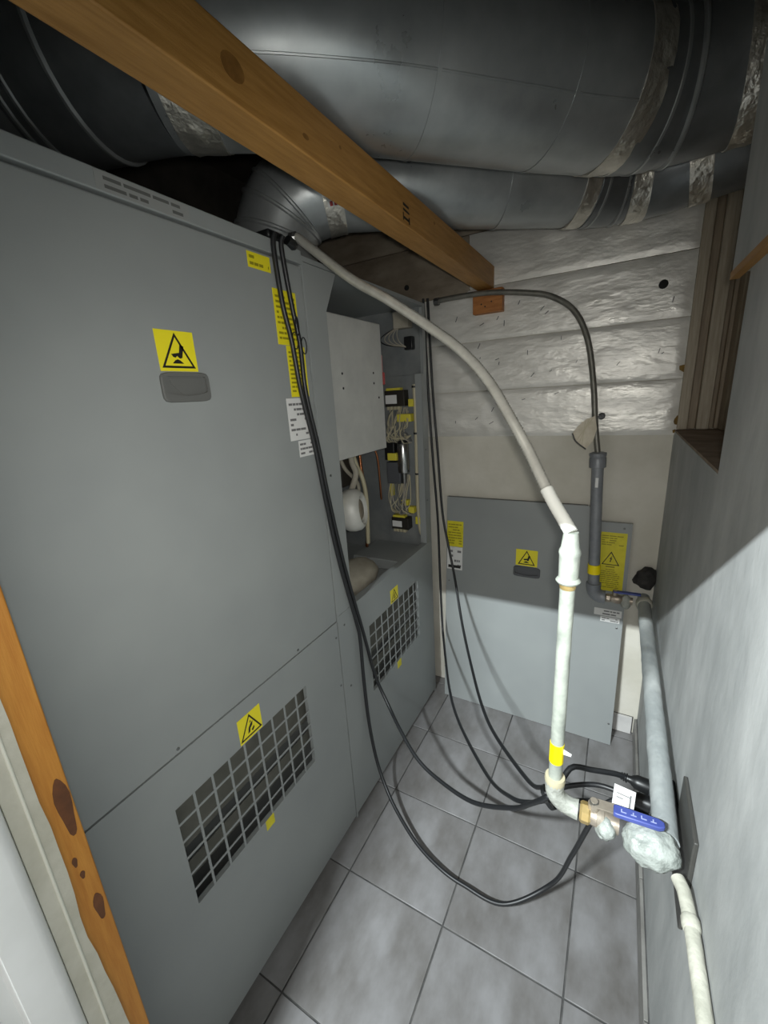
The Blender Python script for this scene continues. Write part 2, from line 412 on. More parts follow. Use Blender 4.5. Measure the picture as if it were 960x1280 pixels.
def hot_hand(cx, cy, s):
    return [[(cx + a * s, cy + b * s) for a, b in q] for q in (
        [(-.2, -.02), (.06, .02), (.12, .26), (.24, .2), (.14, -.12), (.06, -.14), (-.02, -.07), (-.08, -.12), (-.15, -.1)],
        [(-.2, -.28), (-.1, -.19), (-.02, -.16), (.06, -.19), (.17, -.28)])]
def cut_hand(cx, cy, s):
    return [[(cx + a * s, cy + b * s) for a, b in q] for q in (
        [(-.16, -.26), (-.05, -.22), (-.02, -.08), (.09, .0), (.13, .16), (.02, .12), (-.1, -.02), (-.13, -.14)],
        [(.02, -.2), (.16, -.08), (.18, -.18), (.08, -.28)], [(-.03, .17), (.02, .26), (.06, .18)])]
def bolt_sym(cx, cy, s):
    return [[(cx + a * s, cy + b * s) for a, b in q] for q in (
[(.06, .26), (-.10, .02), (.0, .02), (-.05, -.16), (-.09, -.14), (-.04, -.30), (.05, -.18), (.0, -.17), (.12, .08), (.02, .08), (.12, .26)],)]
def lines(x0, x1, y0, y1, n, rnd, t=.45, skip=.15):
    out = []; dy = (y1 - y0) / n
    for k in range(n):
        y = y1 - dy * (k + .75); x = x0
        while x < x1 - .002:
            L = min(x1 - x, rnd.uniform(.08, .35) * (x1 - x0))
            if rnd.random() > skip: out.append([(x, y), (x + L, y), (x + L, y + dy * t), (x, y + dy * t)])
            x += L + (x1 - x0) * .03
    return out
R5 = random.Random(11)
def warn_sticker(parent, o, u, v, w, h, sym, label):
    plate(parent, 'warning_sticker', o, u, v, w, h, YELLOW, label=label)
    s = min(w, h) * .80; c = (w * .5, h * .46)
    fn = {'hot': hot_hand, 'cut': cut_hand, 'bolt': bolt_sym}[sym]
    ink(parent, 'warning_symbol', o, u, v, tri_ring(c[0], c[1], s * 1.06, .19) + fn(c[0], c[1] - s * .02, s * 1.12), INK)
def text_label(parent, o, u, v, w, h, base, inkm, n, label, name='instruction_label', margin=.08, skip=.15):
    plate(parent, name, o, u, v, w, h, base, label=label)
    ink(parent, 'print', o, u, v, lines(w * margin, w * (1 - margin), h * margin, h * (1 - margin), n, R5, skip=skip), inkm)
def recessed_handle(parent, o, u, v, w, h, m_, bowl=True):
    u, v = Vector(u).normalized(), Vector(v).normalized(); n_ = u.cross(v).normalized(); o = Vector(o)
    mb = MB(); t = h * .14
    # rounded plate with a real oval opening: outer and inner loops bridged, walls going down to a dished floor
    NA = 40; out, inn = [], []
    def rrect(k, hw, hh, rad):
        a = 2 * PI * k / NA; cx, cy = math.cos(a), math.sin(a); p = 7.0
        q = (abs(cx) ** p + abs(cy) ** p) ** (-1 / p)
        return cx * q * hw, cy * q * hh
    T = .0065
    for k in range(NA):
        x, y = rrect(k, w / 2, h / 2, 0); out.append((w / 2 + x, h / 2 + y))
        a = 2 * PI * k / NA
        ix = math.cos(a) * (abs(math.cos(a)) ** 5 + abs(math.sin(a)) ** 5) ** (-1 / 5) * (w / 2 - t)
        iy = math.sin(a)
        iy = (iy * (h / 2 - t) if iy > 0 else iy * (h / 2 - t * 1.5))
        if iy > 0: iy = min(h / 2 - t, (h / 2 - t) * min(1, abs(math.sin(a)) * 1.6))
        inn.append((w / 2 + ix, h / 2 + iy))
    P3 = lambda ab, z: o + u * ab[0] + v * ab[1] + n_ * z
    A0 = [mb.bm.verts.new(P3(p, 0)) for p in out]; A1 = [mb.bm.verts.new(P3(p, T * .7)) for p in out]
    A2 = [mb.bm.verts.new(P3(((p[0] - w / 2) * .97 + w / 2, (p[1] - h / 2) * .95 + h / 2), T)) for p in out]
    B1 = [mb.bm.verts.new(P3(p, T)) for p in inn]
    B2 = [mb.bm.verts.new(P3(p, .0004)) for p in inn]
    for X_, Y_ in ((A0, A1), (A1, A2), (A2, B1), (B1, B2)):
        for k in range(NA): mb.bm.faces.new((X_[k], X_[(k + 1) % NA], Y_[(k + 1) % NA], Y_[k]))
    hd = mb.build('recessed_handle', m_, parent)
    g = MB()
    g.prism([P3(p, .0003) for p in inn], n_ * .0006)
    g.prism([P3((w * .20 + w * .60 * k / 12, h * .22 + h * .42 * (1 - math.sin(PI * k / 12))), .0009) for k in range(13)] + [P3((w * .82, h * .80), .0009), P3((w * .18, h * .80), .0009)], n_ * .0012)
    g.build('finger_cup', m_, hd)
    return hd
def screw(parent, p, n_, r=.004):
    return MB().lathe([(0, r), (.0012, r), (.002, r * .6)], p, n_, 10).build('screw', SCREW, parent)

# ------------------------------------------------------------------ the two heater cabinets
def pierced_door(parent, y0, y1, z0, z1, gy0, gy1, gz0, gz1):
    xa, xb = XF - .012, XF
    mb = MB()
    mb.box((xa, y0, z0), (xb, y1, gz0)); mb.box((xa, y0, gz1), (xb, y1, z1))
    mb.box((xa, y0, gz0), (xb, gy0, gz1)); mb.box((xa, gy1, gz0), (xb, y1, gz1))
    mb.build('lower_door', PAINT, parent, smooth=False)
    g = MB(); NC, NR = 9, 6; bw = .0058; cw = (gy1 - gy0 + bw) / NC; ch = (gz1 - gz0 + bw) / NR
    for c in range(1, NC): g.box((XF - .0022, gy0 + c * cw - bw, gz0), (XF - .0003, gy0 + c * cw, gz1))
    for r in range(1, NR): g.box((XF - .0021, gy0, gz0 + r * ch - bw), (XF - .0004, gy1, gz0 + r * ch))
    g.build('grille', PAINT, parent, smooth=False)
    MB().box((XF - .034, gy0 - .03, gz0 + .128), (XF - .032, gy1 + .03, gz1 + .03)).build('filter_plate', FILTER, parent)
    MB().box((XF - .034, gy0 - .03, gz0 + .040), (XF - .032, gy1 + .03, gz0 + .086)).build('louvre_slat', FILTER, parent)

U1Y0, U1Y1 = -.285, .4885
h1 = thing('air_heater', 'closed tall grey air heater cabinet nearest the wooden doorway post', 'heater', (-.45, .10, 0))
c = MB()
c.box((-.85, U1Y0, .78), (XF - .0125, U1Y1, 1.852)); c.box((-.85, U1Y0, 0), (-.28, U1Y1, .78))
c.box((-.28, U1Y0, 0), (XF - .0125, U1Y0 + .012, .78)); c.box((-.28, U1Y1 - .012, 0), (XF - .0125, U1Y1, .78)); c.box((-.28, U1Y0 + .012, 0), (XF - .0125, U1Y1 - .012, .03))
c.build('casing', PAINT, h1, smooth=False)
MB().box((XF - .012, U1Y0, .8345), (XF, U1Y1 - .003, 1.846)).build('upper_door', PAINT, h1, bevel=.0015)
pierced_door(h1, U1Y0, U1Y1 - .003, .018, .8305, -.109, .312, .443, .717)
MB().box((-.85, U1Y0, 1.852), (XF + .004, U1Y1, 1.884)).build('top_rail', PAINT, h1, bevel=.002)
text_label(h1, (XF + .004, .0, 1.854), EY, EZ, .165, .027, GREY_L, GREY_PL, 2, 'grey strip-shaped nameplate with faded darker marks', 'nameplate')
warn_sticker(h1, (XF, .050, 1.587), EY, EZ, .080, .072, 'hot', 'yellow square hot surface warning sticker above the handle')
recessed_handle(h1, (XF, .044, 1.530), EY, EZ, .104, .055, GREY_PL)
text_label(h1, (XF, .304, 1.810), EY, EZ, .070, .032, YELLOW, INK_Y, 2, 'small plain yellow label near the top corner', skip=.6)
text_label(h1, (XF, .371, 1.655), EY, EZ, .082, .125, YELLOW, INK_Y, 9, 'large upper yellow label full of small print')
text_label(h1, (XF, .397, 1.530), EY, EZ, .070, .124, YELLOW, INK_Y, 10, 'lower yellow label with small print blocks')
text_label(h1, (XF, .374, 1.420), EY, EZ, .080, .107, WHITE_L, INK_G, 7, 'white data label with a small diagram', 'data_label', skip=.35)
text_label(h1, (XF, .402, 1.374), EY, EZ, .062, .043, WHITE_L, INK_G, 3, 'small white data label lowest of the column', 'data_label', skip=.4)
warn_sticker(h1, (XF, .068, .720), EY, EZ, .072, .070, 'cut', 'yellow square hand injury sticker above the grille')
plate(h1, 'yellow_tab', (XF, .098, .410), EY, EZ, .030, .032, YELLOW_D)
for p in ((.845, -.075), (.845, .30), (.78, .475), (.60, .475)):
    screw(h1, (XF, p[1], p[0] - (.0 if p[1] < .4 else 0)), (1, 0, 0), .0035)

U2Y0, U2Y1 = .4915, 1.268
h2 = thing('air_heater', 'open grey air heater cabinet by the back wall with its upper cover off', 'heater', (-.45, .88, 0))
c = MB()
c.box((-.85, U2Y0, 0), (XF - .0005, U2Y0 + .008, 1.862))
c.box((-.85, U2Y1 - .012, 0), (XF - .0005, U2Y1, 1.862))
c.box((-.85, U2Y0, 1.862), (XF, U2Y1, 1.874))
c.box((-.85, U2Y0, 0), (-.838, U2Y1, 1.862))
c.box((-.838, U2Y0 + .008, .76), (XF - .013, U2Y1 - .012, .775))
c.box((-.838, U2Y0 + .008, 0), (-.28, U2Y1 - .012, .76))
c.box((-.28, U2Y0 + .008, 0), (XF - .0125, U2Y1 - .012, .03))
c.build('casing', PAINT, h2, smooth=False)
c = MB()
c.box((-.836, U2Y0 + .0085, .776), (-.38, U2Y0 + .012, 1.86)); c.box((-.836, U2Y0 + .0085, .776), (-.832, U2Y1 - .0125, 1.86)); c.box((-.836, U2Y1 - .016, .776), (XF - .02, U2Y1 - .0125, 1.86))
c.box((-.832, .93, .80), (-.40, .94, 1.86)); c.box((-.40, .62, 1.30), (-.392, 1.25, 1.86))
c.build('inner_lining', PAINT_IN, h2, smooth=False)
MB().prism([(XF, .4935, .8465), (XF, .580, .8465), (XF, .580, 1.754), (XF, .640, 1.860), (XF, .4935, 1.860)], (-.0025, 0, 0)).build('left_stile', PAINT, h2)
st = MB().box((XF - .0025, 1.214, .8465), (XF, U2Y1, 1.60)); st.box((XF - .0025, 1.238, 1.60), (XF, U2Y1, 1.86))
st.box((XF - .03, 1.2135, .8465), (XF, 1.216, 1.60)); st.build('right_stile', PAINT, h2, smooth=False)
pierced_door(h2, U2Y0 + .001, U2Y1, .018, .845, .672, 1.096, .432, .712)
MB().box((XF - .028, U2Y0 + .02, .841), (XF - .012, U2Y1 - .02, .845)).build('door_top_flange', PAINT, h2)
warn_sticker(h2, (XF, .842, .716), EY, EZ, .064, .058, 'cut', 'yellow square hand injury sticker above the far grille')
plate(h2, 'yellow_tab', (XF, .868, .398), EY, EZ, .034, .034, YELLOW_D)
for p in ((.478 + .05, 1.30), (.54, 1.0), (.525, .80), (.53, .56), (1.235, 1.28), (1.235, 1.05)): screw(h2, (XF, p[0], p[1]), (1, 0, 0), .004)
# burner cover box
bc = MB().box((-.36, .586, 1.326), (-.112, .953, 1.768)).build('burner_cover', STEEL_SHEET, h2, bevel=.003)
for (y, z) in ((.69, 1.595), (.69, 1.55), (.885, 1.60), (.885, 1.565), (.915, 1.515)):
    MB().lathe([(0, .004), (.0012, .004), (.002, .0025)], (-.112, y, z), (1, 0, 0), 10).build('screw', BLACK_PL, bc)
MB().box((-.16, .956, 1.605), (-.12, .972, 1.665)).build('red_tag', PINKRED, h2, bevel=.002)
MB().box((-.165, .956, 1.56), (-.118, .982, 1.605)).build('red_switch', RED, h2, bevel=.003)
# blower: scroll ring facing the opening
bl = MB(); prof = [(0, .03), (0, .070), (.012, .078), (.035, .080), (.055, .076), (.068, .064), (.070, .056), (.064, .048), (.045, .046), (.045, .001)]
bl.lathe(prof, (-.20, .765, 1.115), (.93, .30, .10), 32); bl.build('blower', FAN, h2, label='pale round blower motor housing')
MB().lathe([(0, .040), (.012, .040), (.017, .033), (.019, .0005)], (-.157, .779, 1.1195), (.93, .30, .10), 24).build('blower_hub', DUST_HUB, h2)
MB().box((-.36, .60, .99), (-.20, .70, 1.30)).build('blower_bracket', PAINT_IN, h2, bevel=.004)
MB().lathe([(0, .018), (.03, .02), (.05, .012)], (-.195, .69, 1.17), (.4, -.1, .9), 12).build('blower_spout', WIRE_Y, h2)
MB().box((-.38, .93, 1.16), (-.32, 1.06, 1.30)).build('manifold_plate', IRON, h2, bevel=.004)
for k, (pts, r, m_) in enumerate((
    ([(-.26, .92, 1.31), (-.25, .91, 1.27), (-.23, .90, 1.23), (-.23, .86, 1.17)], .012, DUSTY),
    ([(-.28, .96, 1.31), (-.27, .97, 1.25), (-.24, .96, 1.20), (-.24, .98, 1.10), (-.26, 1.0, .90)], .009, WIRE_M),
    ([(-.29, 1.03, 1.31), (-.28, 1.02, 1.22), (-.27, 1.03, 1.12), (-.28, 1.04, .98), (-.30, 1.05, .86)], .007, COPPER),
    ([(-.31, .90, 1.31), (-.30, .93, 1.24), (-.27, .97, 1.17), (-.27, .95, 1.08)], .008, DUSTY),
    ([(-.30, 1.16, 1.31), (-.285, 1.17, 1.25), (-.285, 1.18, 1.12), (-.29, 1.19, 1.05)], .005, COPPER))):
    MB().tube(spline(pts, 6), r, 10).build('gas_tube', m_, h2)
MB().blob((-.235, .79, .826), (.105, .17, .058), 4, .10, 14).build('insulation_bundle', DUSTY, h2, label='dusty beige wrapped bundle')
MB().box((-.36, 1.02, .776), (-.11, 1.24, .822)).build('drip_tray', PAINT, h2, bevel=.004)
# control strip on the inside of the right side panel
YP = U2Y1 - .016
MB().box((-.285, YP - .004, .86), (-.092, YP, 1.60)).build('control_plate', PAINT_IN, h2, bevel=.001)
YS = YP - .004
def transformer(x0, x1, z0, z1):
    t = MB(); t.box((x0, YS - .045, z0), (x1, YS, z1)); t = t.build('transformer', IRON, h2, bevel=.002)
    MB().box((x0 + .004, YS - .0458, z0 + .012), (x0 + .62 * (x1 - x0), YS - .045, z0 + .72 * (z1 - z0))).build('rating_label', WHITE_L, t)
    MB().box((x0 + .006, YS - .040, z1), (x1 - .02, YS - .012, z1 + .010)).build('terminal_row', WIRE_Y, t)
    mb = MB()
    for k in range(4): mb.box((x0 + .008 + k * .017, YS - .042, z0 - .014), (x0 + .020 + k * .017, YS - .02, z0))
    mb.build('terminal_row', WIRE_M, t)
transformer(-.248, -.152, 1.472, 1.54)
transformer(-.248, -.160, .905, .962)
for (x0, x1, z0, z1, d, m_) in ((-.195, -.128, 1.405, 1.438, .04, WIRE_Y), (-.142, -.118, 1.468, 1.50, .03, WIRE_Y), (-.20, -.165, 1.02, 1.045, .03, WIRE_Y), (-.165, -.135, .985, 1.015, .03, WIRE_Y),
    (-.262, -.246, 1.06, 1.12, .02, WIRE_Y), (-.135, -.110, .93, .965, .02, WIRE_Y), (-.246, -.20, 1.235, 1.268, .055, WIRE_Y)):
    MB().box((x0, YS - d, z0), (x1, YS, z1)).build('connector', m_, h2, bevel=.002)
for (x0, x1, z0, z1, d, m_) in ((-.262, -.212, 1.235, 1.315, .05, BLACK_PL), (-.258, -.19, 1.125, 1.225, .045, GREY_PL2), (-.15, -.112, 1.70, 1.752, .03, BLACK_PL)):
    MB().box((x0, YS - d, z0), (x1, YS, z1)).build('relay', m_, h2, bevel=.003)
cp = MB().lathe([(0, .026), (.003, .028), (.128, .028), (.132, .026)], (-.176, YS - .032, 1.178), (0, 0, 1), 24).build('capacitor', SILVER, h2)
MB().lathe([(0, .024), (.012, .022), (.014, .01)], (-.176, YS - .032, 1.310), (0, 0, 1), 16).build('capacitor_cap', BLACK_PL, cp)
MB().lathe([(0, .012), (.05, .012)], (-.176, YS - .032, 1.128), (0, 0, 1), 14).build('capacitor_stud', SCREW, cp)
MB().tube(spline([(-.118, YS - .01, 1.56), (-.116, YS - .012, 1.40), (-.119, YS - .012, 1.2), (-.12, YS - .012, 1.0), (-.112, YS - .014, .90), (-.088, YS - .02, .865)], 8), .009, 8).build('wire_sleeve', WIRE_M, h2, label='pale wire sleeve')
MB().box((-.19, YS - .045, 1.785), (-.12, YS, 1.85)).build('junction_block', DUSTY, h2, bevel=.004)
rw = random.Random(5)
for (xa, xb, za, zb, n_) in ((-.24, -.15, 1.415, 1.32, 14), (-.25, -.155, 1.115, .985, 16), (-.24, -.15, 1.40, 1.33, 7)):
    for k in range(n_):
        x = rw.uniform(xa, xb); x2 = min(xb, max(xa, x + rw.uniform(-.05, .05)))
        pts = [(x, YS - .012, za + .05), (x + rw.uniform(-.02, .02), YS - rw.uniform(.03, .065), rw.uniform(zb + .04, za)), (x2, YS - rw.uniform(.03, .07), rw.uniform(zb, zb + .04)), (x2 + .01, YS - .012, zb - .01)]
        MB().tube(spline(pts, 5), .0022, 6).build('wire', rw.choice((WIRE_M, WIRE_M, DUSTY, WIRE_M, GREY_PL)), h2)
for k in range(5):
    x = -.235 + .018 * k
    MB().tube(spline([(-.155 - .004 * k, YS - .03, 1.80), (x - .01, YS - .045, 1.76), (x, YS - .04, 1.73), (-.14, YS - .028, 1.71)], 6), .0022, 6).build('wire', rw.choice((WIRE_M, BLACK_PL, DUSTY)), h2)
for k in range(4):
    MB().tube(spline([(-.24 + .03 * k, YS - .05, 1.345), (-.20 + .02 * k, YS - .066, 1.335), (-.13, YS - .04, 1.345)], 5), .0024, 6).build('wire', WIRE_M, h2)
for z in (1.352, 1.17, 1.55):
    MB().lathe([(-.004, .0115), (.004, .0115)], (-.118, YS - .012, z), (0, 0, 1), 10).build('cable_tie', BLACK_PL, h2)

# ------------------------------------------------------------------ cover panel leaning on the back wall
PO = Vector((-.018, 1.254, .002)); PU = EX; PV = Vector((0, .0875, 1)).normalized(); PN = PU.cross(PV).normalized()
cpn = thing('cover_panel', 'grey sheet-metal cover panel leaning upright against the back wall', 'panel', (.36, 1.26, 0))
W_, H_ = .762, 1.045
def pp(u, v, n_=0): return PO + PU * u + PV * v + PN * n_
outline = [(0, 0), (W_, 0), (W_, .985), (.652, .985), (.652, 1.01), (.640, H_), (0, H_)]
MB().prism([pp(a, b) for a, b in outline], -PN * .002).build('sheet', PAINT, cpn, smooth=False)
fg = MB()
for (a, b) in zip(outline, outline[1:] + outline[:1]):
    A, B = pp(*a, -.0005), pp(*b, -.0005); d = (B - A).normalized(); q = PN.cross(d).normalized()
    fg.prism([A, B, B - PN * .022, A - PN * .022], q * .0015)
fg.build('edge_flange', PAINT, cpn, smooth=False)
MB().obox(pp(.30, H_ + .0012, -.010), PU, PV, PN, .30, .0012, .009).build('seal_strip', GREY_PL, cpn)
text_label(cpn, pp(.002, .805), PU, PV, .080, .125, YELLOW_D, INK_Y, 8, 'yellow instruction label at the left edge')
text_label(cpn, pp(.004, .690), PU, PV, .076, .113, WHITE_L, INK_G, 4, 'white data label below the yellow one', 'data_label', skip=.5)
plate(cpn, 'label_bar', pp(.010, .698, .0006), PU, PV, .062, .014, INK)
warn_sticker(cpn, pp(.328, .757), PU, PV, .092, .074, 'hot', 'yellow square hot surface sticker above the grey handle')
recessed_handle(cpn, pp(.320, .706), PU, PV, .114, .048, GREY_PL2)
plate(cpn, 'warning_label', pp(.648, .700), PU, PV, .100, .245, YELLOW_D, label='tall yellow electrical warning label at the right edge')
ink(cpn, 'warning_symbol', pp(.648, .700), PU, PV, tri_ring(.050, .135, .055, .17) + bolt_sym(.050, .135, .045), INK)
ink(cpn, 'print', pp(.648, .700), PU, PV, lines(.012, .09, .19, .235, 5, R5) + lines(.015, .085, .012, .095, 10, R5) + [[(.034, .100), (.066, .100), (.066, .106), (.034, .106)]], INK_Y)
text_label(cpn, pp(.655, .590), PU, PV, .100, .030, WHITE_L, INK_G, 2, 'white strip label under the yellow warning label', 'data_label', skip=.4)
text_label(cpn, pp(.680, .565), PU, PV, .070, .022, WHITE_L, INK_G, 2, 'smaller white strip label', 'data_label', skip=.4)
for (u, v) in ((.742, .545), (.748, .10), (.016, .63), (.735, .965)): screw(cpn, pp(u, v), PN, .004)

# ------------------------------------------------------------------ ducts, timber joist and its block
jo = thing('timber_joist', 'varnished pine joist running overhead from the doorway to the back wall', 'beam', (.16, .4, 1.90))
MB().box((.127, -.50, 1.900), (.191, 1.353, 1.980)).build('timber', WOOD, jo, bevel=.0025)
for (y, z, a, b) in ((.055, 1.940, .020, .015), (.20, 1.925, .008, .004), (.74, 1.955, .006, .004), (.30, 1.950, .004, .003)):
    pts = [(.1905, y + a * math.cos(t), z + b * math.sin(t)) for t in [2 * PI * k / 16 for k in range(16)]]
    MB().prism(pts, (.0008, 0, 0)).build('knot', KNOT_B, jo)
ST = [[(-.05, -.012), (-.02, -.014), (-.02, -.009), (-.05, -.007)], [(-.022, -.018), (-.016, -.018), (-.016, -.004), (-.022, -.004)], [(-.05, .004), (-.018, .002), (-.018, .006), (-.05, .009)], [(-.05, .014), (-.02, .013), (-.02, .018), (-.05, .02)], [(-.052, -.016), (-.048, -.016), (-.048, .0), (-.052, .0)]]
ink(jo, 'stamp_mark', (.191, .60, 1.925), EY, EZ, [[(a, b) for a, b in q] for q in ST], INK, lift=.0002)
bk = MB().box((.115, 1.318, 1.812), (.232, 1.3545, 1.896)).build('wooden_block', WOOD_END, bevel=.002)
tag(bk, 'short brown wooden block under the far end of the overhead joist', 'block')
for (x, z) in ((.15, 1.845), (.19, 1.850), (.165, 1.835)):
    MB().lathe([(0, .003), (.0015, .003)], (x, 1.318, z), (0, -1, 0), 8).build('nail_head', IRON, bk)

def sub_path(path, s0, s1):
    out = []; acc = 0.0
    cum = [0.0]
    for a, b in zip(path, path[1:]): cum.append(cum[-1] + (b - a).length)
    def at(s):
        for i in range(len(cum) - 1):
            if s <= cum[i + 1]:
                return path[i].lerp(path[i + 1], (s - cum[i]) / max(1e-9, cum[i + 1] - cum[i]))
        return path[-1].copy()
    n = max(2, int((s1 - s0) / .02) + 1)
    return [at(s0 + (s1 - s0) * k / (n - 1)) for k in range(n)]
def total(path): return sum((b - a).length for a, b in zip(path, path[1:]))
def duct(root, path, r, cuts, tapes, rings):
    """cuts: list of (s0, s1, name, material, radius offset); tapes: (s, width); rings: s of raised beads"""
    for (s0, s1, nm, m_, dr) in cuts:
        MB().tube(sub_path(path, s0, s1), r + dr, 40, True).build(nm, m_, root)
    for (s, w) in tapes:
        p = sub_path(path, s - w / 2, s + w / 2); p = resample(p, .008) if len(p) < 6 else p
        MB().tube(p, r + .0035, 40, True, .004).build('foil_tape', TAPE, root)
    for s in rings:
        p = sub_path(path, s - .006, s + .006)
        p = [p[0], p[0].lerp(p[-1], .3), p[0].lerp(p[-1], .7), p[-1]]
        MB().tube(p, [r + .0005, r + .005, r + .005, r + .0005], 40, True).build('bead', GALV, root)

A = spline([(-.72, -.05, 2.133), (-.52, .0, 2.133), (-.30, .10, 2.133), (-.06, .20, 2.133), (.18, .385, 2.133), (.34, .545, 2.133), (.50, .71, 2.133), (.635, .83, 2.136), (.745, .875, 2.142), (.85, .885, 2.15), (.93, .88, 2.152)], 8)
LA = total(A)
def s_at(path, P):
    best, acc, bs = 9, 0.0, 0.0
    for a, b in zip(path, path[1:]):
        if (a - Vector(P)).length < best: best = (a - Vector(P)).length; bs = acc
        acc += (b - a).length
    return bs
sx = lambda p: s_at(A, p)
s1, s2, s3, s4, s5 = sx((-.34, .08, 2.133)), sx((-.22, .133, 2.133)), sx((-.10, .18, 2.133)), sx((.60, .80, 2.133)), sx((.80, .88, 2.14))
da = thing('ventilation_duct', 'large round galvanised duct nearest the viewer crossing overhead above the joist', 'duct', (.25, .45, 1.99))
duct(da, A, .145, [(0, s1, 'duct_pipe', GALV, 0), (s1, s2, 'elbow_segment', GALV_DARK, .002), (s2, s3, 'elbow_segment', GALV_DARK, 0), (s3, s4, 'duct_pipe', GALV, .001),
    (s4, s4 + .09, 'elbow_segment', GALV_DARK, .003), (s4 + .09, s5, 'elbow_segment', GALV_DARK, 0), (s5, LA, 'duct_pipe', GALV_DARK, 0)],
    [(s1 - .10, .06), (s3 + .05, .07), (s4 - .02, .055), (s5 + .04, .05)], [s1 + .01, s1 + .035, s2, s4 + .06, s4 + .12])
for s in (sx((.27, .475, 2.133)), sx((.47, .68, 2.133))):
    p = sub_path(A, s - .004, s + .004); MB().tube(p, .1475, 40, True).build('lap_seam', GALV, da)
q0, q1 = s3, s4
pth = sub_path(A, q0, q1); mb = MB(); o_ = []
for i in range(len(pth)):
    t = (pth[min(i + 1, len(pth) - 1)] - pth[max(0, i - 1)]).normalized(); sd = t.cross(EZ).normalized()
    o_.append(pth[i] + sd * .145 * math.cos(-.62) + EZ * .145 * math.sin(-.62))
mb.tube(o_, .0025, 6).build('long_seam', GALV, da)

B = spline([(-.255, .612, 1.8755), (-.252, .614, 1.97), (-.205, .637, 2.060), (-.11, .698, 2.100), (.0, .765, 2.105), (.19, .90, 2.105), (.40, 1.06, 2.105), (.575, 1.182, 2.105), (.70, 1.215, 2.108), (.82, 1.21, 2.118), (.95, 1.20, 2.13)], 8)
LB = total(B)
sb = lambda p: s_at(B, p)
t0, t1, t2, t3, t4 = .07, .16, sb((-.11, .69, 2.098)), sb((.52, 1.145, 2.105)), sb((.78, 1.21, 2.11))
db = thing('ventilation_duct', 'smaller galvanised duct rising from the open heater and running behind the larger duct', 'duct', (-.25, .61, 1.8755))
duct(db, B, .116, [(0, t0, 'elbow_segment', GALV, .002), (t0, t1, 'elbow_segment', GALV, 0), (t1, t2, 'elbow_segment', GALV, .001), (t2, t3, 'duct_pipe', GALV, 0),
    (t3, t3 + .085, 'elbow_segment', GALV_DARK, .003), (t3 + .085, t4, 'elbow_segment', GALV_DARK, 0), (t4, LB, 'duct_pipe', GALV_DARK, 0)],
    [(t2 + .0, .06), (t3 - .03, .045), (t3 + .15, .055), (t4 + .03, .05)], [t0, t0 + .035, t1, t1 + .03, t3 + .02, t3 + .095])
for s in (sb((.30, .985, 2.105)),):
    p = sub_path(B, s - .004, s + .004); MB().tube(p, .1185, 40, True).build('lap_seam', GALV, db)
# white label with red print wrapped on the tape
s = t2 + .005; p = sub_path(B, s - .022, s + .022); mb = MB(); mi = MB()
cpt = p[len(p) // 2]; t = (p[-1] - p[0]).normalized(); sd = t.cross(EZ).normalized(); up = sd.cross(t)
def cyl(ang, a, r): return cpt + t * a + (sd * math.cos(ang) + up * math.sin(ang)) * r
for k in range(6):
    a0, a1 = -.75 + k * .13, -.75 + (k + 1) * .13
    mb.prism([cyl(a0, -.02, .1235), cyl(a1, -.02, .1235), cyl(a1, .024, .1235), cyl(a0, .024, .1235)], (cyl(a0, 0, 1) - cyl(a0, 0, 0)) * .0006)
    for (x0, x1) in ((-.014, -.006), (-.002, .005), (.010, .018)):
        mi.prism([cyl(a0 + .02, x0, .1243), cyl(a1 - .02, x0, .1243), cyl(a1 - .02, x1, .1243), cyl(a0 + .02, x1, .1243)], (cyl(a0, 0, 1) - cyl(a0, 0, 0)) * .0004)
mb.build('tape_label', WHITE_L, db, label='white tape label with red print'); mi.build('print', INK_R, db)

# ------------------------------------------------------------------ gas pipes on the right
ZP = .70; XP = .804
mp = thing('gas_main_pipe', 'thick cement-painted pipe running low along the right wall out of the dark hole', 'pipe', (XP, .8, ZP))
pth = resample([Vector((XP, 1.296, ZP)), Vector((XP, .275, ZP))], .02)
MB().tube(pth, .0212, 20, True, .0014).build('pipe', WALLPIPE, mp)
MB().lathe([(0, .0235), (.008, .028), (.026, .028), (.034, .0235)], (XP, 1.262, ZP), (0, -1, 0), 20).build('collar', CREAM_PIPE, mp)
MB().blob((.780, .257, ZP - .004), (.046, .036, .034), 4, .13, 60).build('end_joint', FOAM_WRAP, mp, label='lumpy milky wrapped end joint')
hole = MB().blob((.806, 1.346, .765), (.040, .038, .042), 3, .32, 30).build('hole_shade_lump', HOLE_DARK)  # lump stands in for a hole, its inner shade painted dark
tag(hole, 'dark foam lump standing in for the hole in the corner where the thick pipe leaves the wall', 'foam plug')
lp = thing('gas_branch_pipe', 'thinner cream-painted pipe continuing toward the viewer along the right wall', 'pipe', (.815, .0, .7))
pth = resample(spline([(.816, .214, .700), (.823, .190, .702), (.8275, .10, .704), (.8282, -.10, .704), (.8282, -.50, .704)], 8), .02)
MB().tube(pth, .0106, 14, True, .0007).build('pipe', CREAM_PIPE, lp)
MB().lathe([(0, .0112), (.004, .0130), (.016, .0130), (.020, .0112)], (.8262, .156, .7032), (0, -1, 0), 16).build('collar', CREAM_PIPE, lp)

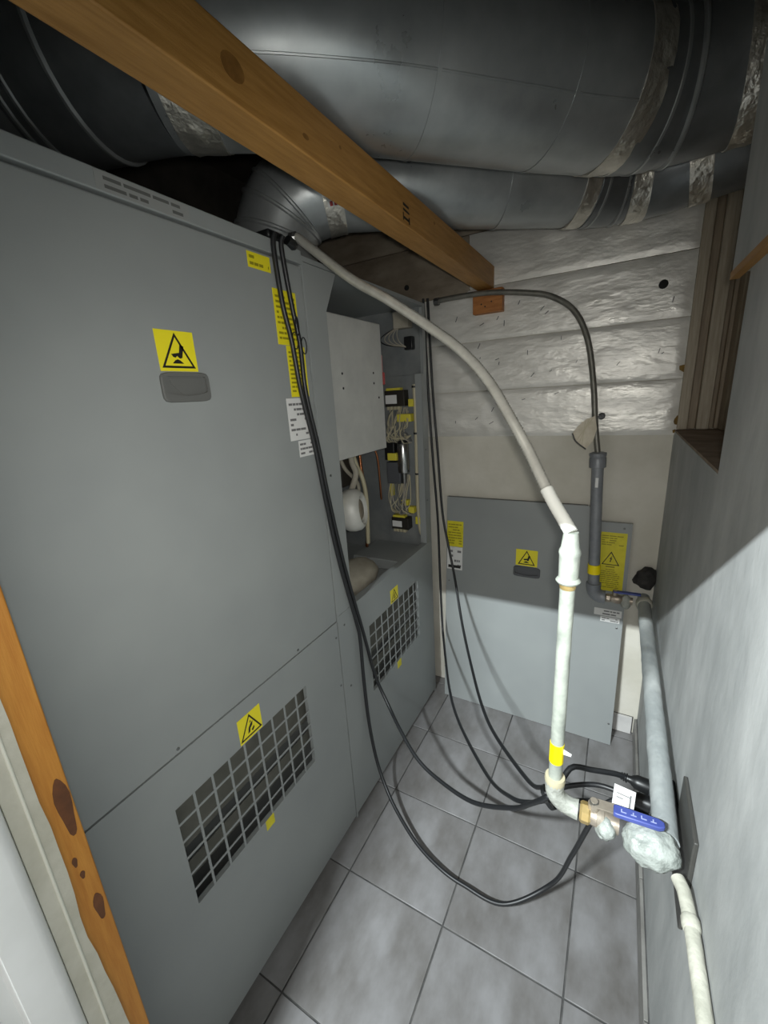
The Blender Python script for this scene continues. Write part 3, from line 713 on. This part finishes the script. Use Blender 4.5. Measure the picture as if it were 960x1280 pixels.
def riser(): pass
RXp, RYp = .611, .27
gr = thing('gas_riser_pipe', 'white-painted upright pipe joining the silver hose to the blue-levered valve', 'pipe', (RXp, RYp, .7))
MB().tube(resample([Vector((RXp, RYp,   .735)), Vector((RXp, RYp, 1.19))], .02), .0126, 20, True, .0006).build('pipe', WHITE_PIPE, gr)
MB().lathe([(0, .0129), (.003, .0134), (.008, .0134), (.010, .0129)], (RXp, RYp, 1.178), (0, 0, 1), 20).build('rust_ring', BRASS, gr)
MB().lathe([(0, .014), (0, .018), (.004, .0205), (.008, .018), (.010, .0162), (.050, .0168), (.055, .0180), (.060, .0172), (.065, .0148), (.080, .0132), (.092, .0118)], (RXp, RYp, 1.189), (0, 0, 1), 16).build('union_nut', WHITE_PIPE, gr)
e = [Vector((RXp, RYp, .752))]
for k in range(9):
    a = PI / 2 * k / 8
    e.append(Vector((RXp + .035 * (1 - math.cos(a)), RYp, .735 - .035 * math.sin(a))))
e.append(Vector((RXp + .046, RYp, .70)))
MB().tube(e, [.0190] + [.0178] * 9 + [.0190], 18).build('elbow', WHITE_SCUFF, gr)
MB().lathe([(0, .0185), (.008, .0198), (.016, .0185)], (RXp, RYp, .748), (0, 0, 1), 18).build('elbow_collar', WIRE_M, gr)
MB().lathe([(0, .0133), (.045, .0133)], (RXp, RYp, .802), (0, 0, 1), 20).build('yellow_tape', YELLOW_T, gr)
MB().prism([(RXp + .0118, RYp - .004, .838), (RXp + .027, RYp - .006, .834), (RXp + .026, RYp - .006, .828), (RXp + .0118, RYp - .004, .826)], (0, .001, 0)).build('tape_tail', WHITE_L, gr)

def valve(x0, y, z, x1, label, big):
    v = thing('ball_valve', label, 'valve', (x0, y, z))
    L = x1 - x0; r = .0185 if big else .0165
    MB().lathe([(0, r * .9), (.004, r * 1.06), (.016, r * 1.06), (.020, r * .9)], (x0, y, z), EX, 8).build('end_nut', BRASS if big else BRASS_OLD, v, ang=20)
    MB().lathe([(.019, r * .88), (.03, r * 1.02), (L * .45, r * 1.12), (L * .62, r * 1.0), (L * .64, r * .9), (L, r * .9)], (x0, y, z), EX, 18).build('valve_body', BRASS_OLD, v)
    MB().lathe([(0, .010), (.012, .010), (.012, .007), (.020, .007)], (x0 + L * .34, y, z + r), EZ, 12).build('stem', BRASS_OLD, v)
    MB().lathe([(0, .009), (.006, .009)], (x0 + L * .34, y, z + r + .013), EZ, 6).build('stem_nut', SCREW, v, ang=20)
    return v, r
v1, r1 = valve(.660, .27, .70, .728, 'tarnished ball valve with a thick blue lever at the foot of the white riser', True)
MB().obox((.700, .270, .7345), (1, 0, .1), EY, (-.1, 0, 1), .020, .010, .0015).build('lever_arm', BRASS_OLD, v1)
lv = MB()
pts = [(.716, -.0095), (.722, -.011), (.788, -.010), (.797, -.005), (.797, .005), (.788, .010), (.722, .011), (.716, .0095)]
lv.prism([(a, .266 + b, .732 + (a - .716) * .06) for a, b in pts], (0, 0, .010)).build('lever_sleeve', BLUE, v1, bevel=.002, label='blue vinyl lever sleeve with raised pale lettering')
LT = []
for k, cx in enumerate((.733, .749, .765, .780)):               # worn, no longer readable raised marks
    LT.append([(cx - .005, -.004), (cx + .004, -.004), (cx + .004, -.002), (cx - .005, -.002)])
    LT.append([(cx - .005 + .003 * (k % 2), -.002), (cx - .003 + .003 * (k % 2), -.002), (cx - .003 + .003 * (k % 2), .003), (cx - .005 + .003 * (k % 2), .003)])
mb = MB()
for q in LT: mb.prism([(a, .266 + b, .7422 + (a - .716) * .06) for a, b in q], (0, 0, .0005))
mb.build('lettering', INK_W, v1, smooth=False)
wp = MB().blob((.706, .262, .692), (.018, .026, .024), 4, .2, 48)
wp.build('plastic_wrap', FOAM_WRAP, v1, label='crumpled milky plastic wrap')

g2 = thing('gas_riser_pipe', 'grey upright pipe with a yellow tape band in front of the leaning panel', 'pipe', (.618, 1.25, .7))
P2a, P2b = Vector((.6285, 1.25, .735)), Vector((.607, 1.25, 1.262))
MB().tube(resample([P2a, P2b], .03), .0205, 18, True, .0004).build('pipe', GREY_PIPE, g2)
d2 = (P2b - P2a).normalized()
MB().lathe([(0, .0225), (.002, .0285), (.036, .0285), (.040, .026), (.046, .029), (.054, .029), (.058, .018)], P2b - d2 * .045, d2, 16).build('coupling', GREY_PIPE, g2)
MB().lathe([(0, .0232), (.038, .0232)], P2a + d2 * .062, d2, 18).build('yellow_tape', YELLOW_T, g2)
MB().obox(P2a + d2 * .43 + Vector((0, -.0225, 0)), EX, EZ, EY, .005, .018, .0006).build('paint_fleck', WHITE_L, g2)
e = [P2a + d2 * .02]
for k in range(9):
    a = PI / 2 * k / 8
    e.append(Vector((.6285 + .035 * (1 - math.cos(a)), 1.25, .735 - .035 * math.sin(a))))
e.append(Vector((.672, 1.25, .70)))
MB().tube(e, [.0275] + [.026] * 9 + [.0275], 16).build('elbow', GREY_PIPE, g2)
v2, r2 = valve(.673, 1.25, .70, .766, 'tarnished far ball valve with a thin blue lever below the electrical label', False)
MB().obox((.745, 1.248, .733), (1, 0, .02), EY, EZ, .045, .009, .003).build('lever_sleeve', BLUE, v2, bevel=.001, label='thin blue lever')
MB().blob((.742, 1.25, .695), (.022, .026, .026), 3, .25, 50).build('sealant', WHITE_SCUFF, v2)

def corrugated(path, r, m_, name, parent, step=.0028, amp=.0010, n=12):
    p = resample(path, step)
    MB().tube(p, [r + (amp if k % 2 else -amp) for k in range(len(p))], n, True).build(name, m_, parent, ang=80)
F1 = spline([(-.073, .462, 1.902), (-.055, .462, 1.902), (-.026, .460, 1.880), (.101, .448, 1.782), (.200, .434, 1.722), (.308, .42, 1.648), (.380, .402, 1.594), (.437, .385, 1.535), (.484, .36, 1.470), (.524, .34, 1.408), (.552, .318, 1.362), (.574, .300, 1.328), (.598, .280, 1.297), (.611, .270, 1.280)], 10)
hs = thing('flexible_gas_hose', 'long silver flexible hose sweeping from the closed heater down to the white riser', 'hose', (.611, .27, 1.28))
LF = total(F1)
corrugated(sub_path(F1, 0, LF - .10) if False else resample(F1, .006)[:-15], .0100, HOSE, 'hose', hs)
corrugated(resample(F1, .006)[-16:], .0112, HOSE_W, 'painted_end', hs, .004, .0002)
MB().lathe([(0, .015), (.014, .015), (.018, .0115)], F1[0], (1, 0, -.05), 8).build('end_fitting', SCREW, hs, ang=20)
F2 = spline([(-.035, 1.285, 1.876), (.029, 1.285, 1.880), (.187, 1.285, 1.876), (.334, 1.285, 1.852), (.418, 1.283, 1.826), (.495, 1.278, 1.768), (.545, 1.272, 1.666), (.574, 1.265, 1.515), (.590, 1.256, 1.375), (.606, 1.250, 1.268)], 10)
h3 = thing('flexible_gas_hose', 'dull grey flexible hose arching across the foil wall to the grey riser', 'hose', (.606, 1.25, 1.27))
corrugated(resample(F2, .006), .0100, HOSE_DARK, 'hose', h3)
MB().lathe([(0, .015), (.02, .015)], F2[0], (1, 0, 0), 8).build('end_fitting', SCREW, h3, ang=20)
pcl = MB().lathe([(0, .009), (.006, .012), (.030, .012), (.034, .008)], (.606, 1.352, 1.398), (0, -1, 0), 14)
pcl.obox((.600, 1.296, 1.398), EX, EY, EZ, .006, .024, .004)
pcl = pcl.build('pipe_clip', GREY_PL2); tag(pcl, 'small dark round clip holding the grey hose to the foil wall', 'clip')
pt = MB(); fan_ = [(.588, 1.243, 1.405), (.560, 1.241, 1.395), (.535, 1.240, 1.372), (.517, 1.238, 1.345), (.531, 1.236, 1.318), (.548, 1.235, 1.300), (.566, 1.234, 1.288), (.588, 1.236, 1.318), (.597, 1.240, 1.36)]
pt.prism(fan_, (0, -.0012, 0)); pt = pt.build('paper_tag', PAPER); tag(pt, 'torn beige paper scrap hanging on the grey hose', 'paper scrap')
MB().tube(spline([(.517, 1.236, 1.345), (.531, 1.234, 1.316), (.566, 1.232, 1.287)], 5), .0024, 6).build('dark_edge', BLACK_PL, pt)
for k in range(4):
    MB().prism([(.583 - .012 * k, 1.2412, 1.398 - .004 * k), (.581 - .012 * k, 1.2412, 1.399 - .004 * k), (.533 + .009 * k, 1.2345, 1.322 - .009 * k), (.535 + .009 * k, 1.2345, 1.321 - .009 * k)], (0, -.001, 0)).build('crease', WIRE_M, pt)

# ------------------------------------------------------------------ dark wall plate, outlet, plugs and cables
jb = thing('dark_wall_plate', 'flat dark grey plate on the right wall beside the thick pipe', 'box', (.835, .30, .56))
MB().box((.8325, .232, .56), (.8398, .375, .768)).build('plate_body', WALL_PLATE, jb, bevel=.002)  # thin plate in one dark grey, flat on the wall
ot = thing('power_outlet', 'black socket block on the wall below the thick pipe', 'socket', (.82, .43, .55))
MB().box((.792, .385, .545), (.8395, .475, .657)).build('socket_body', BLACK_PL, ot, bevel=.004)
MB().box((.7905, .392, .552), (.792, .468, .65)).build('socket_face', GREY_PL2, ot)

rc = .0062
def cord(label, pts, plug=None, r=rc):
    c_ = thing('power_cable', label, 'cable', pts[-1])
    MB().tube(resample(spline(pts, 10), .012), r, 10).build('cable', BLACK_CABLE, c_)
    if plug:
        p, q = Vector(plug[0]), Vector(plug[1]); d = (q - p); L = d.length; d.normalize()
        MB().lathe([(0, .007), (.008, .0085), (.012, .012), (.02, .016), (L, .017)], p, d, 12).build('plug', BLACK_PL, c_)
        for k in range(3): MB().lathe([(0, .0078 + k * .001), (.002, .0085 + k * .001)], p + d * (-.012 + .005 * k), d, 10).build('strain_relief', BLACK_PL, c_)
    return c_
cord('thick black cable hanging left on the closed heater and looping across the floor',
     [(-.058, .385, 1.892), (-.062, .381, 1.862), (-.064, .392, 1.746), (-.064, .41, 1.666), (-.064, .425, 1.542), (-.064, .458, 1.392), (-.064, .481, 1.238), (-.064, .517, 1.036), (-.064, .584, .773), (-.063, .594, .703), (-.062, .594, .54), (-.062, .603, .358), (-.043, .602, .20), (.001, .578, .12), (.071, .535, .075), (.176, .479, .05), (.275, .447, .04), (.359, .438, .035), (.482, .438, .045), (.603, .506, .12), (.648, .491, .28), (.679, .449, .45), (.700, .444, .53), (.730, .452, .568), (.745, .454, .577)],
     ((.745, .454, .577), (.7905, .455, .580)))
cord('thick black cable hanging right on the closed heater and swinging to the white riser',
     [(-.054, .409, 1.892), (-.060, .406, 1.868), (-.064, .425, 1.75), (-.064, .441, 1.659), (-.0645, .4445, 1.541), (-.0645, .474, 1.391), (-.0645, .498, 1.234), (-.064, .545, .998), (-.063, .616, .724), (-.061, .671, .504), (-.005, .655, .41), (.072, .599, .375), (.161, .539, .35), (.248, .50, .345), (.383, .444, .38), (.503, .402, .47), (.555, .360, .56), (.588, .332, .625), (.602, .338, .642), (.620, .376, .655), (.637, .403, .668), (.676, .421, .66), (.725, .445, .648), (.748, .455, .637)],
     ((.748, .455, .637), (.7905, .457, .630)))
cord('thin black cable down the edge of the open heater, left of its pair',
     [(-.092, 1.302, 1.90), (-.088, 1.302, 1.755), (-.080, 1.302, 1.491), (-.066, 1.300, 1.208), (-.050, 1.298, .943), (-.042, 1.288, .68), (-.015, 1.235, .45), (.016, 1.173, .38), (.131, .937, .32), (.228, .788, .30), (.397, .563, .36), (.497, .431, .47), (.552, .385, .535), (.588, .356, .592), (.625, .376, .590), (.681, .404, .588), (.712, .410, .590), (.744, .412, .590)],
     ((.744, .412, .590), (.7905, .412, .588)), .0055)
cord('thin black cable beside the open heater curving across the leaning panel to the white riser',
     [(-.076, 1.312, 1.90), (-.070, 1.312, 1.69), (-.062, 1.312, 1.49), (-.046, 1.305, 1.279), (-.022, 1.290, .98), (.017, 1.255, .835), (.064, 1.205, .701), (.141, 1.08, .547), (.234, .92, .461), (.330, .735, .458), (.404, .627, .46), (.533, .448, .53), (.576, .388, .590), (.596, .362, .620), (.640, .390, .628), (.690, .412, .632), (.735, .410, .636), (.748, .409, .636)],
     ((.748, .409, .636), (.7905, .407, .634)), .0055)
tie = MB().lathe([(-.004, .024), (.004, .024), (.004, .026), (-.004, .026)], (.594, .352, .610), (.75, .2, .6), 14, False).build('cable_tie', BLACK_PL)
tag(tie, 'black tie bundling the cables behind the white riser', 'cable tie')
ct = thing('wire_clip', 'thin black wire loops clipping the two cables over the yellow label', 'clip', (-.06, .43, 1.66))
for (y, z, a, b) in ((.428, 1.700, .006, .022), (.415, 1.665, .010, .020), (.447, 1.655, .010, .020)):
    pts = [(-.056, y + a * math.cos(t), z + b * math.sin(t)) for t in [2 * PI * k / 14 for k in range(15)]]
    MB().tube(pts, .0014, 6).build('wire_loop', BLACK_PL, ct)
tgo = thing('paper_tag', 'small white printed tag lying against the plugs behind the blue lever', 'tag', (.73, .30, .74))
o = Vector((.716, .325, .682)); u = Vector((.95, -.12, .0)); v = Vector((0, .35, .94))
u = u.normalized(); v = (v - u * v.dot(u)).normalized()
plate(tgo, 'tag_sheet', o, u, v, .038, .046, WHITE_L, .001)
ink(tgo, 'print', o, u, v, [[(.006, .030), (.030, .030), (.030, .032), (.006, .032)], [(.006, .022), (.018, .022), (.018, .024), (.006, .024)], [(.029, .008), (.032, .008), (.032, .036), (.029, .036)]], INK_G, .001)
# clip that holds the cables where they leave the top of the closed heater
gl = thing('cable_gland', 'dark cable gland on top of the closed heater where the cables emerge', 'cable gland', (-.09, .40, 1.884))
MB().box((-.115, .372, 1.8842), (-.064, .425, 1.9015)).build('gland_body', BLACK_PL, gl, bevel=.004)
MB().lathe([(0, .011), (.02, .013), (.028, .009)], (-.066, .437, 1.893), (0, 1, -.3), 10).build('gland_nut', BLACK_PL, gl)
